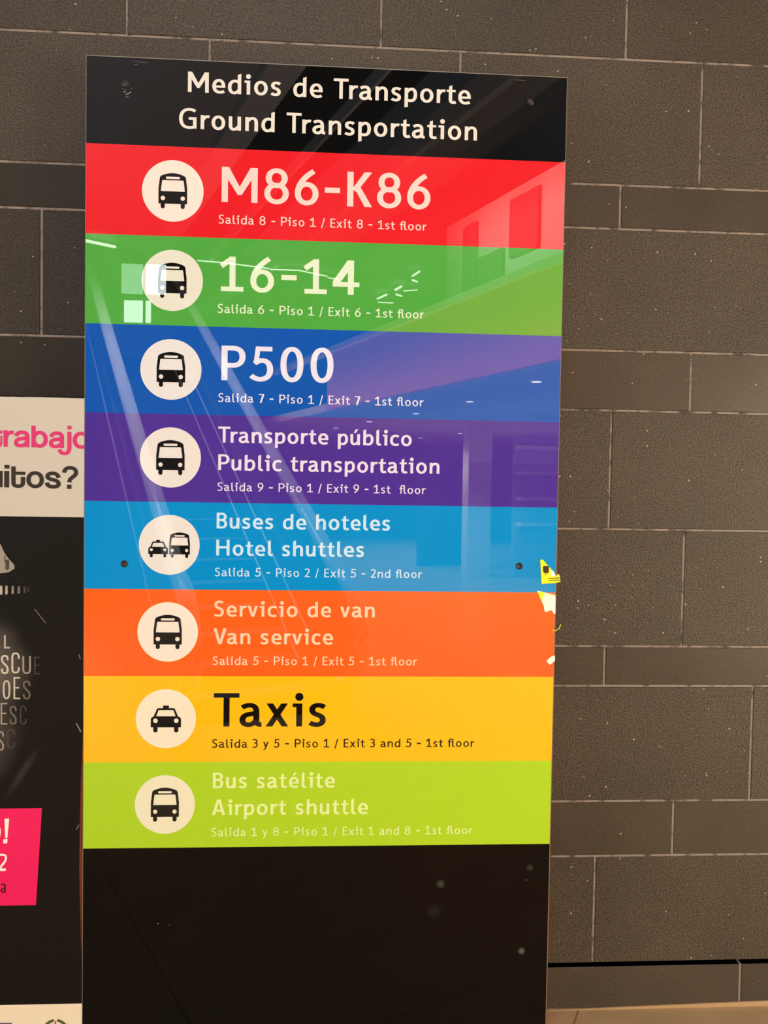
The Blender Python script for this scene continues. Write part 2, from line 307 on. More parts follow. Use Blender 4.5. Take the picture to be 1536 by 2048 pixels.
# ------------------------------------------------------------------ the sign's humanist lettering, cap height = 100
ASC = lambda x, w=17.5: [(x, 40), (x+w, 40), (x+w, 101), (x, 94)]
ACUTE = lambda c: [(c-9, 77), (c+3, 77), (c+19, 99), (c+1, 99)]
def glyphs(sv, sh):
    a = sv
    st = lambda *p: ('s', path(*p))
    ov = lambda *p, **k: ('s', oval(*p, **k))
    bowl_d = st((56, 57), (49, 62, 43, 63.75, 36, 63.75), (18, 63.75, 8.75, 50, 8.75, 33), (8.75, 15, 18, 5.25, 30, 5.25), (40, 5.25, 48, 10, 57, 22))
    bowl_b = st((10, 10), (18, 6.5, 24, 5.25, 31, 5.25), (48, 5.25, 57.25, 18, 57.25, 36), (57.25, 54, 48, 63.75, 36, 63.75), (26, 63.75, 18, 59, 9, 47))
    e_ = [st((55.75, 33), (55.75, 52, 47, 63.75, 33, 63.75), (18, 63.75, 8.75, 51, 8.75, 34.5), (8.75, 16, 20, 5.25, 37, 5.25), (45, 5.25, 52, 7, 59, 10.5)), ('p', rect(9, 27.5, 64.4, 38.5))]
    u_ = [('p', rect(61-a, 0, 61, 69)), st((8.75, 69), (8.75, 27), (8.75, 13, 14, 5.5, 25, 5.5), (34, 5.5, 43, 12, 51, 23))]
    n_ = st((9, 45), (19, 58, 27, 63.5, 36, 63.5), (48, 63.5, 54.25, 56, 54.25, 42), (54.25, 0))
    six = [ov(8.75, 60.25, 5.25, 59), st((55, 97), (33, 84, 8.75, 62, 8.75, 32))]
    nine = [(k, [(69-x, 100-y) for x, y in p]) for k, p in six]
    G = {
     'o': (68, 8, 7, [ov(8.75, 59.25, 5.25, 63.75)]),
     'e': (64.5, 7.5, 5, e_),
     'é': (64.5, 7.5, 5, e_+[('p', ACUTE(33))]),
     'd': (66, 7, 9, [('p', rect(66-a, 0, 66, 60)), ('p', ASC(66-a, a)), bowl_d]),
     'b': (66, 10, 7, [('p', rect(0, 0, a, 60)), ('p', ASC(0, a)), bowl_b]),
     'p': (64, 9, 6, [('p', [(0, -29), (a, -26), (a, 69), (0, 69)]), st((11, 9), (18, 6.5, 24, 5.25, 31, 5.25), (46, 5.25, 55.25, 16, 55.25, 36), (55.25, 53, 48, 63.75, 36, 63.75), (27, 63.75, 19, 58, 10, 47))]),
     'n': (63, 10, 9, [('p', rect(0, 0, a, 69)), n_]),
     'h': (63, 10, 9, [('p', rect(0, 0, a, 60)), ('p', ASC(0, a)), n_]),
     'u': (61, 9, 10, u_),
     'ú': (61, 9, 10, u_+[('p', ACUTE(31))]),
     'r': (43.5, 9, 1, [('p', rect(0, 0, a, 69)), st((9, 41), (16, 56, 23, 62.5, 34, 62.5), (38, 62.5, 40.5, 62.2, 43.5, 61.5))]),
     'i': (30, 6, 9, [('p', rect(11, 0, 11+a, 69)), ('p', rect(0, 58, 16, 69)), ('p', disc_poly(19.5, 89, 12))]),
     'l': (30, 10, 5, [('p', ASC(0, a)), st((8.75, 60), (8.75, 22), (8.75, 10, 13, 5.5, 22, 5.5), (25, 5.5, 27, 6, 30, 7))]),
     't': (48, 5, 3, [('p', [(11, 40), (11+a, 40), (11+a, 92), (13, 86)]), ('p', rect(0, 57.5, 46, 68.5)), st((19.75, 60), (19.75, 22), (19.75, 10, 25, 5.5, 34, 5.5), (39, 5.5, 43, 6.5, 47.5, 8.5))]),
     's': (49.5, 8, 8, [st((45.5, 58), (38, 62.5, 33, 63.75, 27, 63.75), (15, 63.75, 9, 58, 9, 50.5), (9, 40, 18, 37.5, 25, 35), (34, 32, 40.5, 28.5, 40.5, 19), (40.5, 10, 33, 5.25, 22, 5.25), (15, 5.25, 9, 7, 2.5, 11.5))]),
     'a': (65, 5, 6, [st((7.5, 57), (16, 62, 23, 63.75, 30, 63.75), (43, 63.75, 49.5, 57, 49.5, 44), (49.5, 20), (49.5, 11, 53, 6, 60, 6), (65, 6)), st((50, 39), (30, 38.5, 8.75, 36, 8.75, 20), (8.75, 10, 16, 5.25, 26, 5.25), (36, 5.25, 44, 10, 50, 20))]),
     'c': (56, 7.5, 6, [st((54.5, 57), (48, 61.5, 42, 63.75, 35, 63.75), (18, 63.75, 8.75, 51, 8.75, 34), (8.75, 16, 18, 5.25, 35, 5.25), (42, 5.25, 48, 7, 55, 10.5))]),
     'v': (64, 3, 3, [('p', [(0, 69), (a+1, 69), (32.5, 21), (63-a, 69), (64, 69), (41.5, 0), (23, 0)])]),
     'x': (67, 4, 4, [('p', [(2, 69), (a+4, 69), (67, 0), (65-a, 0)]), ('p', [(63-a, 69), (65, 69), (a+2, 0), (0, 0)])]),
     'y': (62, 4, 4, [('p', [(0, 69), (a+.5, 69), (39, 14), (30, -2), (26, 2)]), st((53.5, 69), (32, 6), (26, -10, 20, -21, 6, -21.5))]),
     'f': (44, 5, 0, [st((19, 0), (19, 75), (19, 89, 25, 95, 37, 95), (41, 95, 45, 94, 48, 93)), ('p', rect(0, 57.5, 42, 68.5))]),
     'S': (60, 6, 7, [st((54, 87), (46, 92, 40, 94.75, 32, 94.75), (17, 94.75, 9.5, 86, 9.5, 74), (9.5, 61, 20, 56.5, 31, 52.5), (43, 48, 51, 42, 51, 28), (51, 13, 41, 5.25, 26, 5.25), (17, 5.25, 9, 8, 2, 12.5))]),
     'P': (69, 10, 4, [('p', rect(0, 0, a, 100)), st((8, 93.25), (34, 93.25), (51, 93.25, 60.5, 84, 60.5, 69), (60.5, 53, 50, 43.5, 32, 43.5), (8, 43.5))]),
     'B': (66, 10, 6, [('p', rect(0, 0, a, 100)), st((8, 93.25), (32, 93.25), (46, 93.25, 54, 86, 54, 74.5), (54, 62, 45, 53, 32, 53), (8, 53)), st((30, 53), (48, 53, 57.5, 43, 57.5, 29.5), (57.5, 14, 47, 6.75, 32, 6.75), (8, 6.75))]),
     'E': (58, 10, 6, [('p', rect(0, 0, a, 100)), ('p', rect(8, 100-sh, 57, 100)), ('p', rect(8, 45, 52, 45+sh)), ('p', rect(8, 0, 58, sh))]),
     'T': (75, 3, -6.5, [('p', rect(0, 100-sh, 75, 100)), ('p', rect(37.5-a/2, 0, 37.5+a/2, 92))]),
     'G': (87, 7, 10, [st((81, 86), (71, 92, 62, 94.75, 52, 94.75), (24, 94.75, 9.5, 76, 9.5, 50), (9.5, 22, 24, 5.25, 50, 5.25), (60, 5.25, 70, 7, 80, 10.5)), ('p', rect(48, 43.5, 87, 43.5+sh)), ('p', rect(87-a, 1.5, 87, 50))]),
     'M': (103, 10, 9, [('p', rect(0, 0, a+.5, 100)), ('p', rect(102.5-a, 0, 103, 100)), ('p', [(2, 100), (a+3, 100), (51.5, 45), (100-a, 100), (101, 100), (100, 88), (57, 21), (46, 21), (3, 88)])]),
     'K': (73, 10, 4, [('p', rect(0, 0, a+.5, 100)), ('p', [(14, 50), (50, 100), (72, 100), (27, 42)]), ('p', [(19, 57), (38, 57), (73, 0), (51, 0)])]),
     'H': (84, 10, 10, [('p', rect(0, 0, a+.5, 100)), ('p', rect(83.5-a, 0, 84, 100)), ('p', rect(8, 45, 76, 45+sh))]),
     'V': (82, 2, -4, [('p', [(0, 100), (a+2, 100), (41, 26), (80-a, 100), (82, 100), (51.5, 0), (30.5, 0)])]),
     'A': (84, 2, 4, [('p', [(31, 100), (53, 100), (84, 0), (82-a, 0), (42, 78), (a+2, 0), (0, 0)]), ('p', rect(20, 22, 64, 22+sh*.95))]),
     '8': (71, 7, 7, [ov(12.5, 58.5, 51.5, 94.75), ov(8.75, 62.25, 5.25, 53.5)]),
     '6': (69, 7, 7, six), '9': (69, 7, 7, nine),
     '0': (67, 8, 8, [ov(8.75, 58.25, 5.25, 94.75, k=0.62)]),
     '5': (66, 6, 8, [('p', rect(15, 100-sh, 63, 100)), ('p', [(15, 100), (15+a*.8, 100), (24, 56), (9, 50)]), st((12, 51), (20, 57, 27, 59.5, 35, 59.5), (50, 59.5, 57, 48, 57, 33), (57, 15, 45, 5.25, 28, 5.25), (18, 5.25, 10, 9, 2, 15.5))]),
     '1': (65, 9, 6, [('p', rect(0, 0, 65, sh)), ('p', rect(33-a/2, 0, 33+a/2, 100)), ('p', [(-4, 78), (5, 66), (33, 85), (33, 100), (27, 100)])]),
     '4': (78, 5, 5, [('p', rect(0, 23, 78, 23+sh)), ('p', rect(61.5-a, 0, 61.5, 100)), ('p', [(43, 100), (61, 100), (61, 88), (18, 30), (0, 30), (0, 38)])]),
     '2': (62, 6, 6, [st((4, 84), (12, 91, 20, 94.75, 29, 94.75), (43, 94.75, 51, 87, 51, 75), (51, 58, 36, 42, 12, 9)), ('p', rect(2, 0, 62, sh)), ('p', [(2, 0), (2, 10), (10, 18), (22, 8)])]),
     '3': (60, 6, 8, [st((3, 88), (10, 92.5, 18, 94.75, 26, 94.75), (41, 94.75, 49, 87, 49, 75), (49, 62, 40, 54, 25, 54), (17, 54)), st((24, 54), (42, 54, 51.5, 45, 51.5, 30), (51.5, 14, 41, 5.25, 24, 5.25), (15, 5.25, 8, 7.5, 1, 12))]),
     '7': (60, 6, 6, [('p', rect(0, 100-sh, 60, 100)), ('p', [(41, 92), (60, 92), (60, 86), (31, 0), (12, 0)])]),
     '-': (44, 8, 8, [('p', rect(0, 37, 44, 52))]),
     '/': (42, 5, 5, [('p', [(0, -12), (a*.85, -12), (42, 101), (42-a*.85, 101)])]),
    }
    return G
_cache = {}
def glyph_mesh(ch, w):
    if (ch, w) in _cache: return _cache[ch, w]
    sv, sh = w
    wid, lsb, rsb, parts = FONT[w][ch]
    sol = []
    for k, p in parts:
        if k == 's': sol += [tuple(q) for q in stroke(p, sv, sh)]
        else: sol.append(list(p))
    _cache[ch, w] = flat(sol)
    return _cache[ch, w]
W_MAIN, W_MED, W_SUB = (17.5, 13.5), (18.0, 14.0), (14.6, 11.6)
FONT = {w: glyphs(*w) for w in (W_MAIN, W_MED, W_SUB)}
SPACE = 46

def text_mesh(name, s, x0, x1, z, cap, w, y, mat, parent):
    """one line of lettering whose ink runs from x0 to x1 on the base line z, tracked to fit"""
    sc = cap/100.0; F = FONT[w]; pos = []; x = 0.0; n = 0; wi = 0
    for i, ch in enumerate(s):
        if ch == ' ': x += SPACE; wi += 1; continue
        wd_, l, r, _ = F[ch]
        if pos: x += l
        pos.append((ch, x, n, wi)); x += wd_+r; end = x-r; n += 1
        if i+1 < len(s) and s[i:i+2] == 'fl': x -= 8
    tr = ((x1-x0)/sc - end)/max(1, n-1)
    words = {}
    for ch, gx, k, wi in pos: words.setdefault(wi, []).append((ch, gx, k))
    out = []
    for wi in sorted(words):
        V, T = [], []
        for ch, gx, k in words[wi]:
            v, t = glyph_mesh(ch, w); b = len(V)
            V += [(x0+(gx+k*tr+p[0])*sc, y, z+p[1]*sc) for p in v]
            T += [tuple(b+i for i in q) for q in t]
        out.append(mesh(name, V, T, mat, parent))
    return out

# ------------------------------------------------------------------ the sign
X0, X1, ZT, HH, BH = -0.6746, 0.60715, 2.66967, 0.22657, 0.23574
sign = empty('directory_sign', (0, -0.06, 0), 'tall glossy directory sign with eight coloured bands and bus pictograms against the tiled wall', 'sign')
def child(o, par):
    """parent keeping world coordinates"""
    o.parent = par; o.matrix_parent_inverse = par.matrix_basis.inverted(); return o
sign_loc = Vector((0, -0.06, 0))

M_BLACK = gloss('black_acrylic', (12, 12, 13))
M_INK = gloss('black_print', (20, 17, 15))
BANDS = [  # label, panel, lettering, disc
 ('red', (232, 34, 42), (255, 208, 200), (255, 222, 212)),
 ('green', (84, 164, 66), (232, 234, 206), (234, 221, 206)),
 ('blue', (22, 84, 176), (234, 222, 240), (236, 221, 220)),
 ('purple', (80, 48, 148), (240, 214, 234), (238, 220, 214)),
 ('light blue', (10, 140, 208), (206, 226, 246), (240, 222, 216)),
 ('orange', (253, 98, 30), (255, 206, 172), (255, 226, 210)),
 ('yellow', (255, 188, 24), (24, 16, 12), (255, 228, 202)),
 ('lime green', (180, 208, 36), (236, 238, 158), (246, 228, 196)),
]
# left/right ink limits and the base line at two places, in pixels of the photograph
LINES = [
 (None, 'Medios de Transporte', 375.8, 941.2, (380, 183.7), (935, 209.2), 40.3, W_MAIN),
 (None, 'Ground Transportation', 357.7, 953.7, (404, 257.8), (951, 281.9), 40.3, W_MAIN),
 (0, 'M86-K86', 443.2, 860.7, (450, 403.6), (698, 413.2), 69.6, W_MAIN),
 (0, 'Salida 8 - Piso 1 / Exit 8 - 1st floor', 437.3, 853, (563, 451.2), (850, 462), 17.8, W_SUB),
 (1, '16-14', 441.7, 718.6, (468, 582), (701, 590.8), 69.4, W_MAIN),
 (1, 'Salida 6 - Piso 1 / Exit 6 - 1st floor', 435.3, 848, (559, 628.9), (843, 637.7), 17.8, W_SUB),
 (2, 'P500', 442.6, 666.6, (448, 759.7), (642, 765.8), 69, W_MAIN),
 (2, 'Salida 7 - Piso 1 / Exit 7 - 1st floor', 436.4, 847, (560, 805.4), (843, 813.9), 17.6, W_SUB),
 (3, 'Transporte público', 436.3, 823.2, (448, 884.4), (814, 892.6), 31.6, W_MED),
 (3, 'Public transportation', 436.3, 878.6, (440, 939.4), (873, 948.4), 31.6, W_MED),
 (3, 'Salida 9 - Piso 1 / Exit 9 - 1st  floor', 434.7, 851.3, (559, 983.7), (846, 988.1), 17.2, W_SUB),
 (4, 'Buses de hoteles', 433.2, 779.8, (439, 1056.9), (770, 1061), 31.3, W_MED),
 (4, 'Hotel shuttles', 432.3, 727.8, (438, 1111), (720, 1113.6), 31.3, W_MED),
 (4, 'Salida 5 - Piso 2 / Exit 5 - 2nd floor', 429.7, 844, (552, 1153.6), (839, 1156.3), 17.2, W_SUB),
 (5, 'Servicio de van', 428.5, 749.4, (483, 1233.4), (744, 1234.8), 31.3, W_MED),
 (5, 'Van service', 426.7, 665.9, (439, 1288.1), (659, 1288.8), 31.3, W_MED),
 (5, 'Salida 5 - Piso 1 / Exit 5 - 1st floor', 425.5, 834, (549, 1330), (826, 1331.2), 17.2, W_SUB),
 (6, 'Taxis', 427.3, 651.3, (450, 1452.9), (600, 1452.9), 66.6, W_MAIN),
 (6, 'Salida 3 y 5 - Piso 1 / Exit 3 and 5 - 1st floor', 424.2, 948.4, (590, 1494.3), (943, 1494.6), 17.0, W_SUB),
 (7, 'Bus satélite', 425.5, 669.8, (428, 1576), (665, 1575.5), 31.3, W_MED),
 (7, 'Airport shuttle', 423.7, 736, (427, 1629.5), (730, 1628.4), 31.3, W_MED),
 (7, 'Salida 1 y 8 - Piso 1 / Exit 1 and 8 - 1st floor', 422.5, 945.2, (483, 1670.8), (941, 1669.3), 17.0, W_SUB),
]
DISCS = [(345.8, 382), (344.7, 561), (342, 739), (341, 915), (338.7, 1089.7), (335.6, 1263.8), (331.9, 1437.4), (329.9, 1609)]
RD = 0.0807

def bus_icon(s=1.0, ox=0.0, oy=0.0):
    t = lambda P: [(ox+x*s, oy+y*s) for x, y in P]
    body = path((-.465, -.42), (.465, -.42), (.465, .08), (.425, .40), (.42, .455, .40, .475, .345, .50), (.22, .555, .1, .577, 0, .577), (-.1, .577, -.22, .555, -.345, .50), (-.40, .475, -.42, .455, -.425, .40), (-.465, .08))
    wheels = [path((c-.066, -.35), (c-.066, -.515), (c-.066, -.6, c+.066, -.6, c+.066, -.515), (c+.066, -.35)) for c in (-.325, .325)]
    slit = path((-.20, .385), (.20, .385), (.24, .385, .24, .46, .20, .46), (-.20, .46), (-.24, .46, -.24, .385, -.20, .385))
    wind = path((-.365, -.016), (.365, -.016), (.385, -.016, .392, -.005, .39, .015), (.352, .315), (.35, .335, .34, .345, .32, .345), (-.32, .345), (-.34, .345, -.35, .335, -.352, .315), (-.39, .015), (-.392, -.005, -.385, -.016, -.365, -.016))
    hl = [disc_poly(c, -.24, .073, 28) for c in (-.322, .322)]
    return [t(body)]+[t(q) for q in wheels], [t(slit), t(wind)]+[t(q) for q in hl]
def taxi_icon(s=1.0, ox=0.0, oy=0.0):
    t = lambda P: [(ox+x*s, oy+y*s) for x, y in P]
    body = path((-.5, -.288), (.5, -.288), (.5, -.03), (.5, .03, .46, .06, .405, .075), (.305, .315), (.29, .35, .27, .362, .23, .362), (-.23, .362), (-.27, .362, -.29, .35, -.305, .315), (-.405, .075), (-.46, .06, -.5, .03, -.5, -.03))
    wheels = [path((c-.072, -.2), (c-.072, -.40), (c-.072, -.485, c+.072, -.485, c+.072, -.40), (c+.072, -.2)) for c in (-.345, .345)]
    top = path((-.098, .34), (.098, .34), (.098, .43), (.098, .445, .092, .449, .08, .449), (-.08, .449), (-.092, .449, -.098, .445, -.098, .43))
    wind = path((-.323, .085), (.323, .085), (.25, .28), (.245, .292, .24, .296, .225, .296), (-.225, .296), (-.24, .296, -.245, .292, -.25, .28))
    hl = [disc_poly(c, -.066, .078, 28) for c in (-.345, .345)]
    return [t(body), t(top)]+[t(q) for q in wheels], [t(wind)]+[t(q) for q in hl]

def put_flat(name, geo, cx, cz, s, y, mat, parent):
    v, t = geo
    return mesh(name, [(cx+p[0]*s, y, cz+p[1]*s) for p in v], t, mat, parent)

# carcass behind the face: a stained board whose sides peep out lower down
M_BOARD = plain('stained_board', (142, 74, 46), 0.45)
XL = lambda z: X0 - 0.0015 - 0.0112*max(0.0, min(1.0, (2.0-z)/1.5))
XR = lambda z: X1 + 0.0012 + 0.0032*max(0.0, min(1.0, (2.1-z)/0.6))
zs = [0.0, 0.25, 0.5, 0.9, 1.3, 1.7, 2.0, 2.3, ZT-0.002]
poly = [(XL(z), z) for z in reversed(zs)] + [(XR(z), z) for z in zs]
v, f = prism(poly, YS+0.006, -0.003)
child(mesh('backing_board', v, f, M_BOARD), sign)
M_EDGE = plain('acrylic_edge', (128, 122, 108), 0.25)
mb = MB()
mb.box(X0-0.0018, X0, YS+0.0006, YS+0.006, 0.0, ZT+0.0022); mb.box(X0, X1, YS+0.0006, YS+0.006, ZT, ZT+0.0022)
mb.box(X1, X1+0.0016, YS+0.0006, YS+0.006, 0.0, ZT+0.0022)
child(mb.build('edge_rim', M_EDGE), sign)

header = mesh('header_panel', *box_geo(X0, X1, YS, YS+0.006, ZT-HH, ZT), M_BLACK); child(header, sign)
header['label'] = 'black header panel with white title'
M_HEAD_TXT = gloss('header_print', (238, 219, 208))
bands, mats = [], []
for i, (nm, c, tc_, dc) in enumerate(BANDS):
    z1 = ZT-HH-BH*i
    b = mesh('band_panel', *box_geo(X0, X1, YS, YS+0.006, z1-BH, z1), gloss(nm.replace(' ', '_')+'_acrylic', c)); child(b, sign)
    b['label'] = nm+' band'
    bands.append(b); mats.append((gloss(nm.replace(' ', '_')+'_lettering', tc_), gloss(nm.replace(' ', '_')+'_disc', dc)))
zb = ZT-HH-BH*8
def lower_mat():
    m, n, l, p = new_mat('lower_black_acrylic')
    tc = n.new('ShaderNodeTexCoord'); prev = None
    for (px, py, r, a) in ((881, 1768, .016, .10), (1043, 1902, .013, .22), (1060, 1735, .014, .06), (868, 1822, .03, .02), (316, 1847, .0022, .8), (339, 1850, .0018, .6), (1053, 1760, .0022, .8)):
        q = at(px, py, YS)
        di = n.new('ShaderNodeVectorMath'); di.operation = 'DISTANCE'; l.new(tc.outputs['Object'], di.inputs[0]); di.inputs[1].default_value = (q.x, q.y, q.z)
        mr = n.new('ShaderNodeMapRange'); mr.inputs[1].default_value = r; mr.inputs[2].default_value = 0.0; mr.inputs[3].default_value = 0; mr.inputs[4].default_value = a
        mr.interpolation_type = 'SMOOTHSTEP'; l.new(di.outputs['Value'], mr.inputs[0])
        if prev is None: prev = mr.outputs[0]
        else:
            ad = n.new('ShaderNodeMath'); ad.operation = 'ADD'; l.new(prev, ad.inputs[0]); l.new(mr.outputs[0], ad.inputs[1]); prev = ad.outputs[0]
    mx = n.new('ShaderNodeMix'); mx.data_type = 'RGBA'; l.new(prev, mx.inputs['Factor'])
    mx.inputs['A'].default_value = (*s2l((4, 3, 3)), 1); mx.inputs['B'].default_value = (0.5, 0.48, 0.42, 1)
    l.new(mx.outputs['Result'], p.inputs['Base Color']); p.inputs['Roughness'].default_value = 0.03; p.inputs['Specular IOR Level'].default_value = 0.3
    return m
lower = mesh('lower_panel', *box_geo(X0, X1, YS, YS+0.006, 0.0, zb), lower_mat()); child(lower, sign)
lower['label'] = 'blank black lower panel'

for (bi, s, xl, xr, bl, br, cap, w) in LINES:
    a, b = at(*bl, YS), at(*br, YS)
    z = (a.z+b.z)/2
    ym = (bl[1]+br[1])/2
    pl, pr = at(xl, bl[1], YS), at(xr, br[1], YS)
    capm = (at((xl+xr)/2, ym-cap, YS)-at((xl+xr)/2, ym, YS)).z
    par = header if bi is None else bands[bi]
    text_mesh('lettering', s, pl.x, pr.x, z, capm, w, YS-0.0004, M_HEAD_TXT if bi is None else mats[bi][0], par)
for i, (px, py) in enumerate(DISCS):
    q = at(px, py, YS)
    d = put_flat('pictogram_disc', flat([disc_poly(0, 0, 1, 96)]), q.x, q.z, RD, YS-0.0004, mats[i][1], None); d.parent = bands[i]
    kinds = [bus_icon()] if i not in (4, 6) else ([taxi_icon()] if i == 6 else [taxi_icon(.643, -.367, -.125), bus_icon(.735, .337, -.005)])
    for g in kinds:
        nm = 'taxi_pictogram' if len(g[1]) == 3 else 'bus_pictogram'
        k = put_flat(nm, flat(*g), q.x, q.z, RD, YS-0.0008, M_INK, None); k.parent = bands[i]

# screws through the face
M_SCREW = plain('screw_black', (22, 17, 16), 0.4); M_RUST = plain('screw_recess', (46, 28, 24), 0.5)
def screw(px, py, par):
    q = at(px, py, YS); v = []; f = []; n = 24
    prof = [(0.0094, 0.0), (0.0088, -0.0022), (0.0068, -0.0027), (0.0048, -0.0016), (0.0034, -0.0008), (0.0, -0.0006)]
    for r, y in prof[:-1]:
        v += [(q.x+r*math.cos(2*math.pi*k/n), YS+y, q.z+r*math.sin(2*math.pi*k/n)) for k in range(n)]
    v.append((q.x, YS-0.0006, q.z))
    mi = []
    for a in range(len(prof)-2):
        for k in range(n):
            l = (k+1) % n; f.append((a*n+k, a*n+l, (a+1)*n+l, (a+1)*n+k)); mi.append(1 if a == 3 else 0)
    b = (len(prof)-2)*n
    for k in range(n): f.append((b+k, b+(k+1) % n, len(v)-1)); mi.append(1)
    o = mesh('screw', v, f, [M_SCREW, M_RUST], None, mi, True); o.parent = par
M_SCREW_G = M_SCREW
screw(251, 168, header); screw(1061, 204.5, header); screw(248.5, 1127.5, bands[4]); screw(1038.5, 1132, bands[4])
# scuffed patch under the upper left screw
sol = []
for (x, y, l, a, h) in ((249, 184, 5, 10, 2.6), (257, 187, 14, -32, 2.2), (254, 194, 9, -28, 1.2), (263, 177, 3, 60, 1.2), (246, 178, 3, 10, 1.2), (252, 180, 4, -50, 1.0), (283, 124.5, 30, 3, 0.7), (272, 129, 8, 0, 0.8), (1040, 160.5, 26, 2, 0.7)):
    c = at(x, y, YS); s = 1/725; a = math.radians(-a); dx, dz = math.cos(a)*l*s/2, math.sin(a)*l*s/2; nx, nz = -math.sin(a)*h*s/2, math.cos(a)*h*s/2
    sol.append([(c.x-dx-nx*.4, c.z-dz-nz*.4), (c.x-nx, c.z-nz), (c.x+dx-nx*.3, c.z+dz-nz*.3), (c.x+dx*.8+nx, c.z+dz*.8+nz), (c.x-dx*.7+nx, c.z-dz*.7+nz)])
M_SCR = plain('scratched_acrylic', (110, 108, 106), 0.6)
for q in sol:
    v, t = flat([q]); o = mesh('scuff_mark', [(p[0], YS-0.0004, p[1]) for p in v], t, M_SCR); o.parent = header

# ------------------------------------------------------------------ torn stickers on the right edge
def P8(L): return [((lambda q: (q.x, q.z))(at(1060+x/8.19, 1100+y/8.19, YS-0.001))) for x, y in L]
def sheet(poly, y, curl=None):
    """thin sheet; curl lifts what hangs past the sign's edge"""
    v, t = flat([poly]) if len(poly) > 4 else (poly, [tuple(range(len(poly)))])
    return v, t
def sticker(name, outline, mat, label, extras=()):
    v, t = flat([P8(outline)])
    n = len(v)
    lift = lambda x: -0.0012 - (0.9*(x-X1) if x > X1 else 0.0)
    V = [(p[0], YS+lift(p[0]), p[1]) for p in v] + [(p[0], YS+lift(p[0])+0.0006, p[1]) for p in v]
    T = list(t) + [tuple(n+i for i in reversed(q)) for q in t]
    edges = {}
    for q in t:
        for i in range(3):
            e = (q[i], q[(i+1) % 3]); edges[e] = 1
    for (a, b) in edges:
        if (b, a) not in edges: T.append((b, a, n+a, n+b))
    o = mesh(name, V, T, mat)
    tag(o, label, 'sticker', 'torn sticker remnants on the sign edge')
    for (enm, ol, em, dy) in extras:
        v, t = flat([P8(q) for q in ol])
        mesh(enm, [(p[0], YS+lift(p[0])-dy, p[1]) for p in v], t, em, o)
    return o
M_YEL = plain('sticker_yellow', (255, 246, 0), 0.4); M_TORN = plain('torn_paper', (255, 255, 226), 0.8)
M_SDARK = plain('sticker_dark_print', (64, 48, 38), 0.2); M_SGREY = plain('sticker_pale_print', (196, 200, 178), 0.6)
line = lambda x0, y0, x1, y1, h: [(x0, y0), (x1, y1), (x1, y1+h), (x0, y0+h)]
sticker('torn_sticker', [(168, 165), (190, 156), (215, 162), (262, 220), (310, 272), (352, 318), (390, 352), (408, 395), (425, 432), (440, 405), (456, 392), (472, 408), (478, 455), (484, 512), (432, 540), (330, 546), (190, 553), (178, 340)], M_YEL,
    'yellow torn sticker with a dark square print, curling past the light blue band',
    [('torn_core', [[(345, 330), (390, 356), (424, 428), (380, 432), (335, 425)]], M_TORN, 0.0003),
     ('dark_print', [path((225, 262), (295, 262), (308, 264, 310, 270, 310, 285), (308, 350), (300, 380, 280, 385, 262, 383), (235, 380, 214, 370, 213, 345), (212, 290), (212, 270, 216, 264, 225, 262))], M_SDARK, 0.0003),
     ('fine_print', [line(232, 400, 276, 402, 8), line(296, 462, 468, 448, 10), line(302, 494, 474, 482, 9)], M_SDARK, 0.0003)])
sticker('torn_sticker', [(116, 668), (135, 668), (418, 738), (414, 1046), (386, 1042), (366, 1000), (350, 984), (305, 1000), (262, 1020), (240, 1000), (230, 960), (226, 915), (190, 838), (150, 750)], M_TORN,
    'cream torn sticker with a yellow corner at the top of the orange band',
    [('yellow_corner', [[(120, 671), (236, 699), (214, 760), (190, 834), (150, 750)]], M_YEL, 0.0003),
     ('yellow_edge', [[(236, 699), (416, 741), (416, 752), (234, 712)]], plain('sticker_faded_yellow', (255, 226, 90), 0.5), 0.0003),
     ('faint_print', [line(262, 765, 305, 772, 6), line(330, 785, 358, 790, 6)], M_SGREY, 0.0003)])
sticker('torn_sticker', [(271, 1820), (310, 1780), (356, 1742), (392, 1734), (406, 1722), (404, 1816), (370, 1845), (330, 1880), (300, 1855)], M_TORN,
    'small cream sticker scrap at the lower edge of the orange band',
    [('faint_print', [line(342, 1780, 360, 1796, 5)], M_SGREY, 0.0003)])
pts = [at(1060+x/8.19, 1100+y/8.19, YS-0.002-0.0006*k) for k, (x, y) in enumerate([(366, 1325), (385, 1303), (402, 1330), (420, 1322), (440, 1312), (455, 1290), (472, 1300), (484, 1268), (490, 1245), (505, 1240), (498, 1216)])]
o = mesh('sticker_thread', *tube_geo(pts, 0.0009, 6), M_YEL); tag(o, 'frayed yellow sticker thread hanging off the edge of the orange band', 'thread')

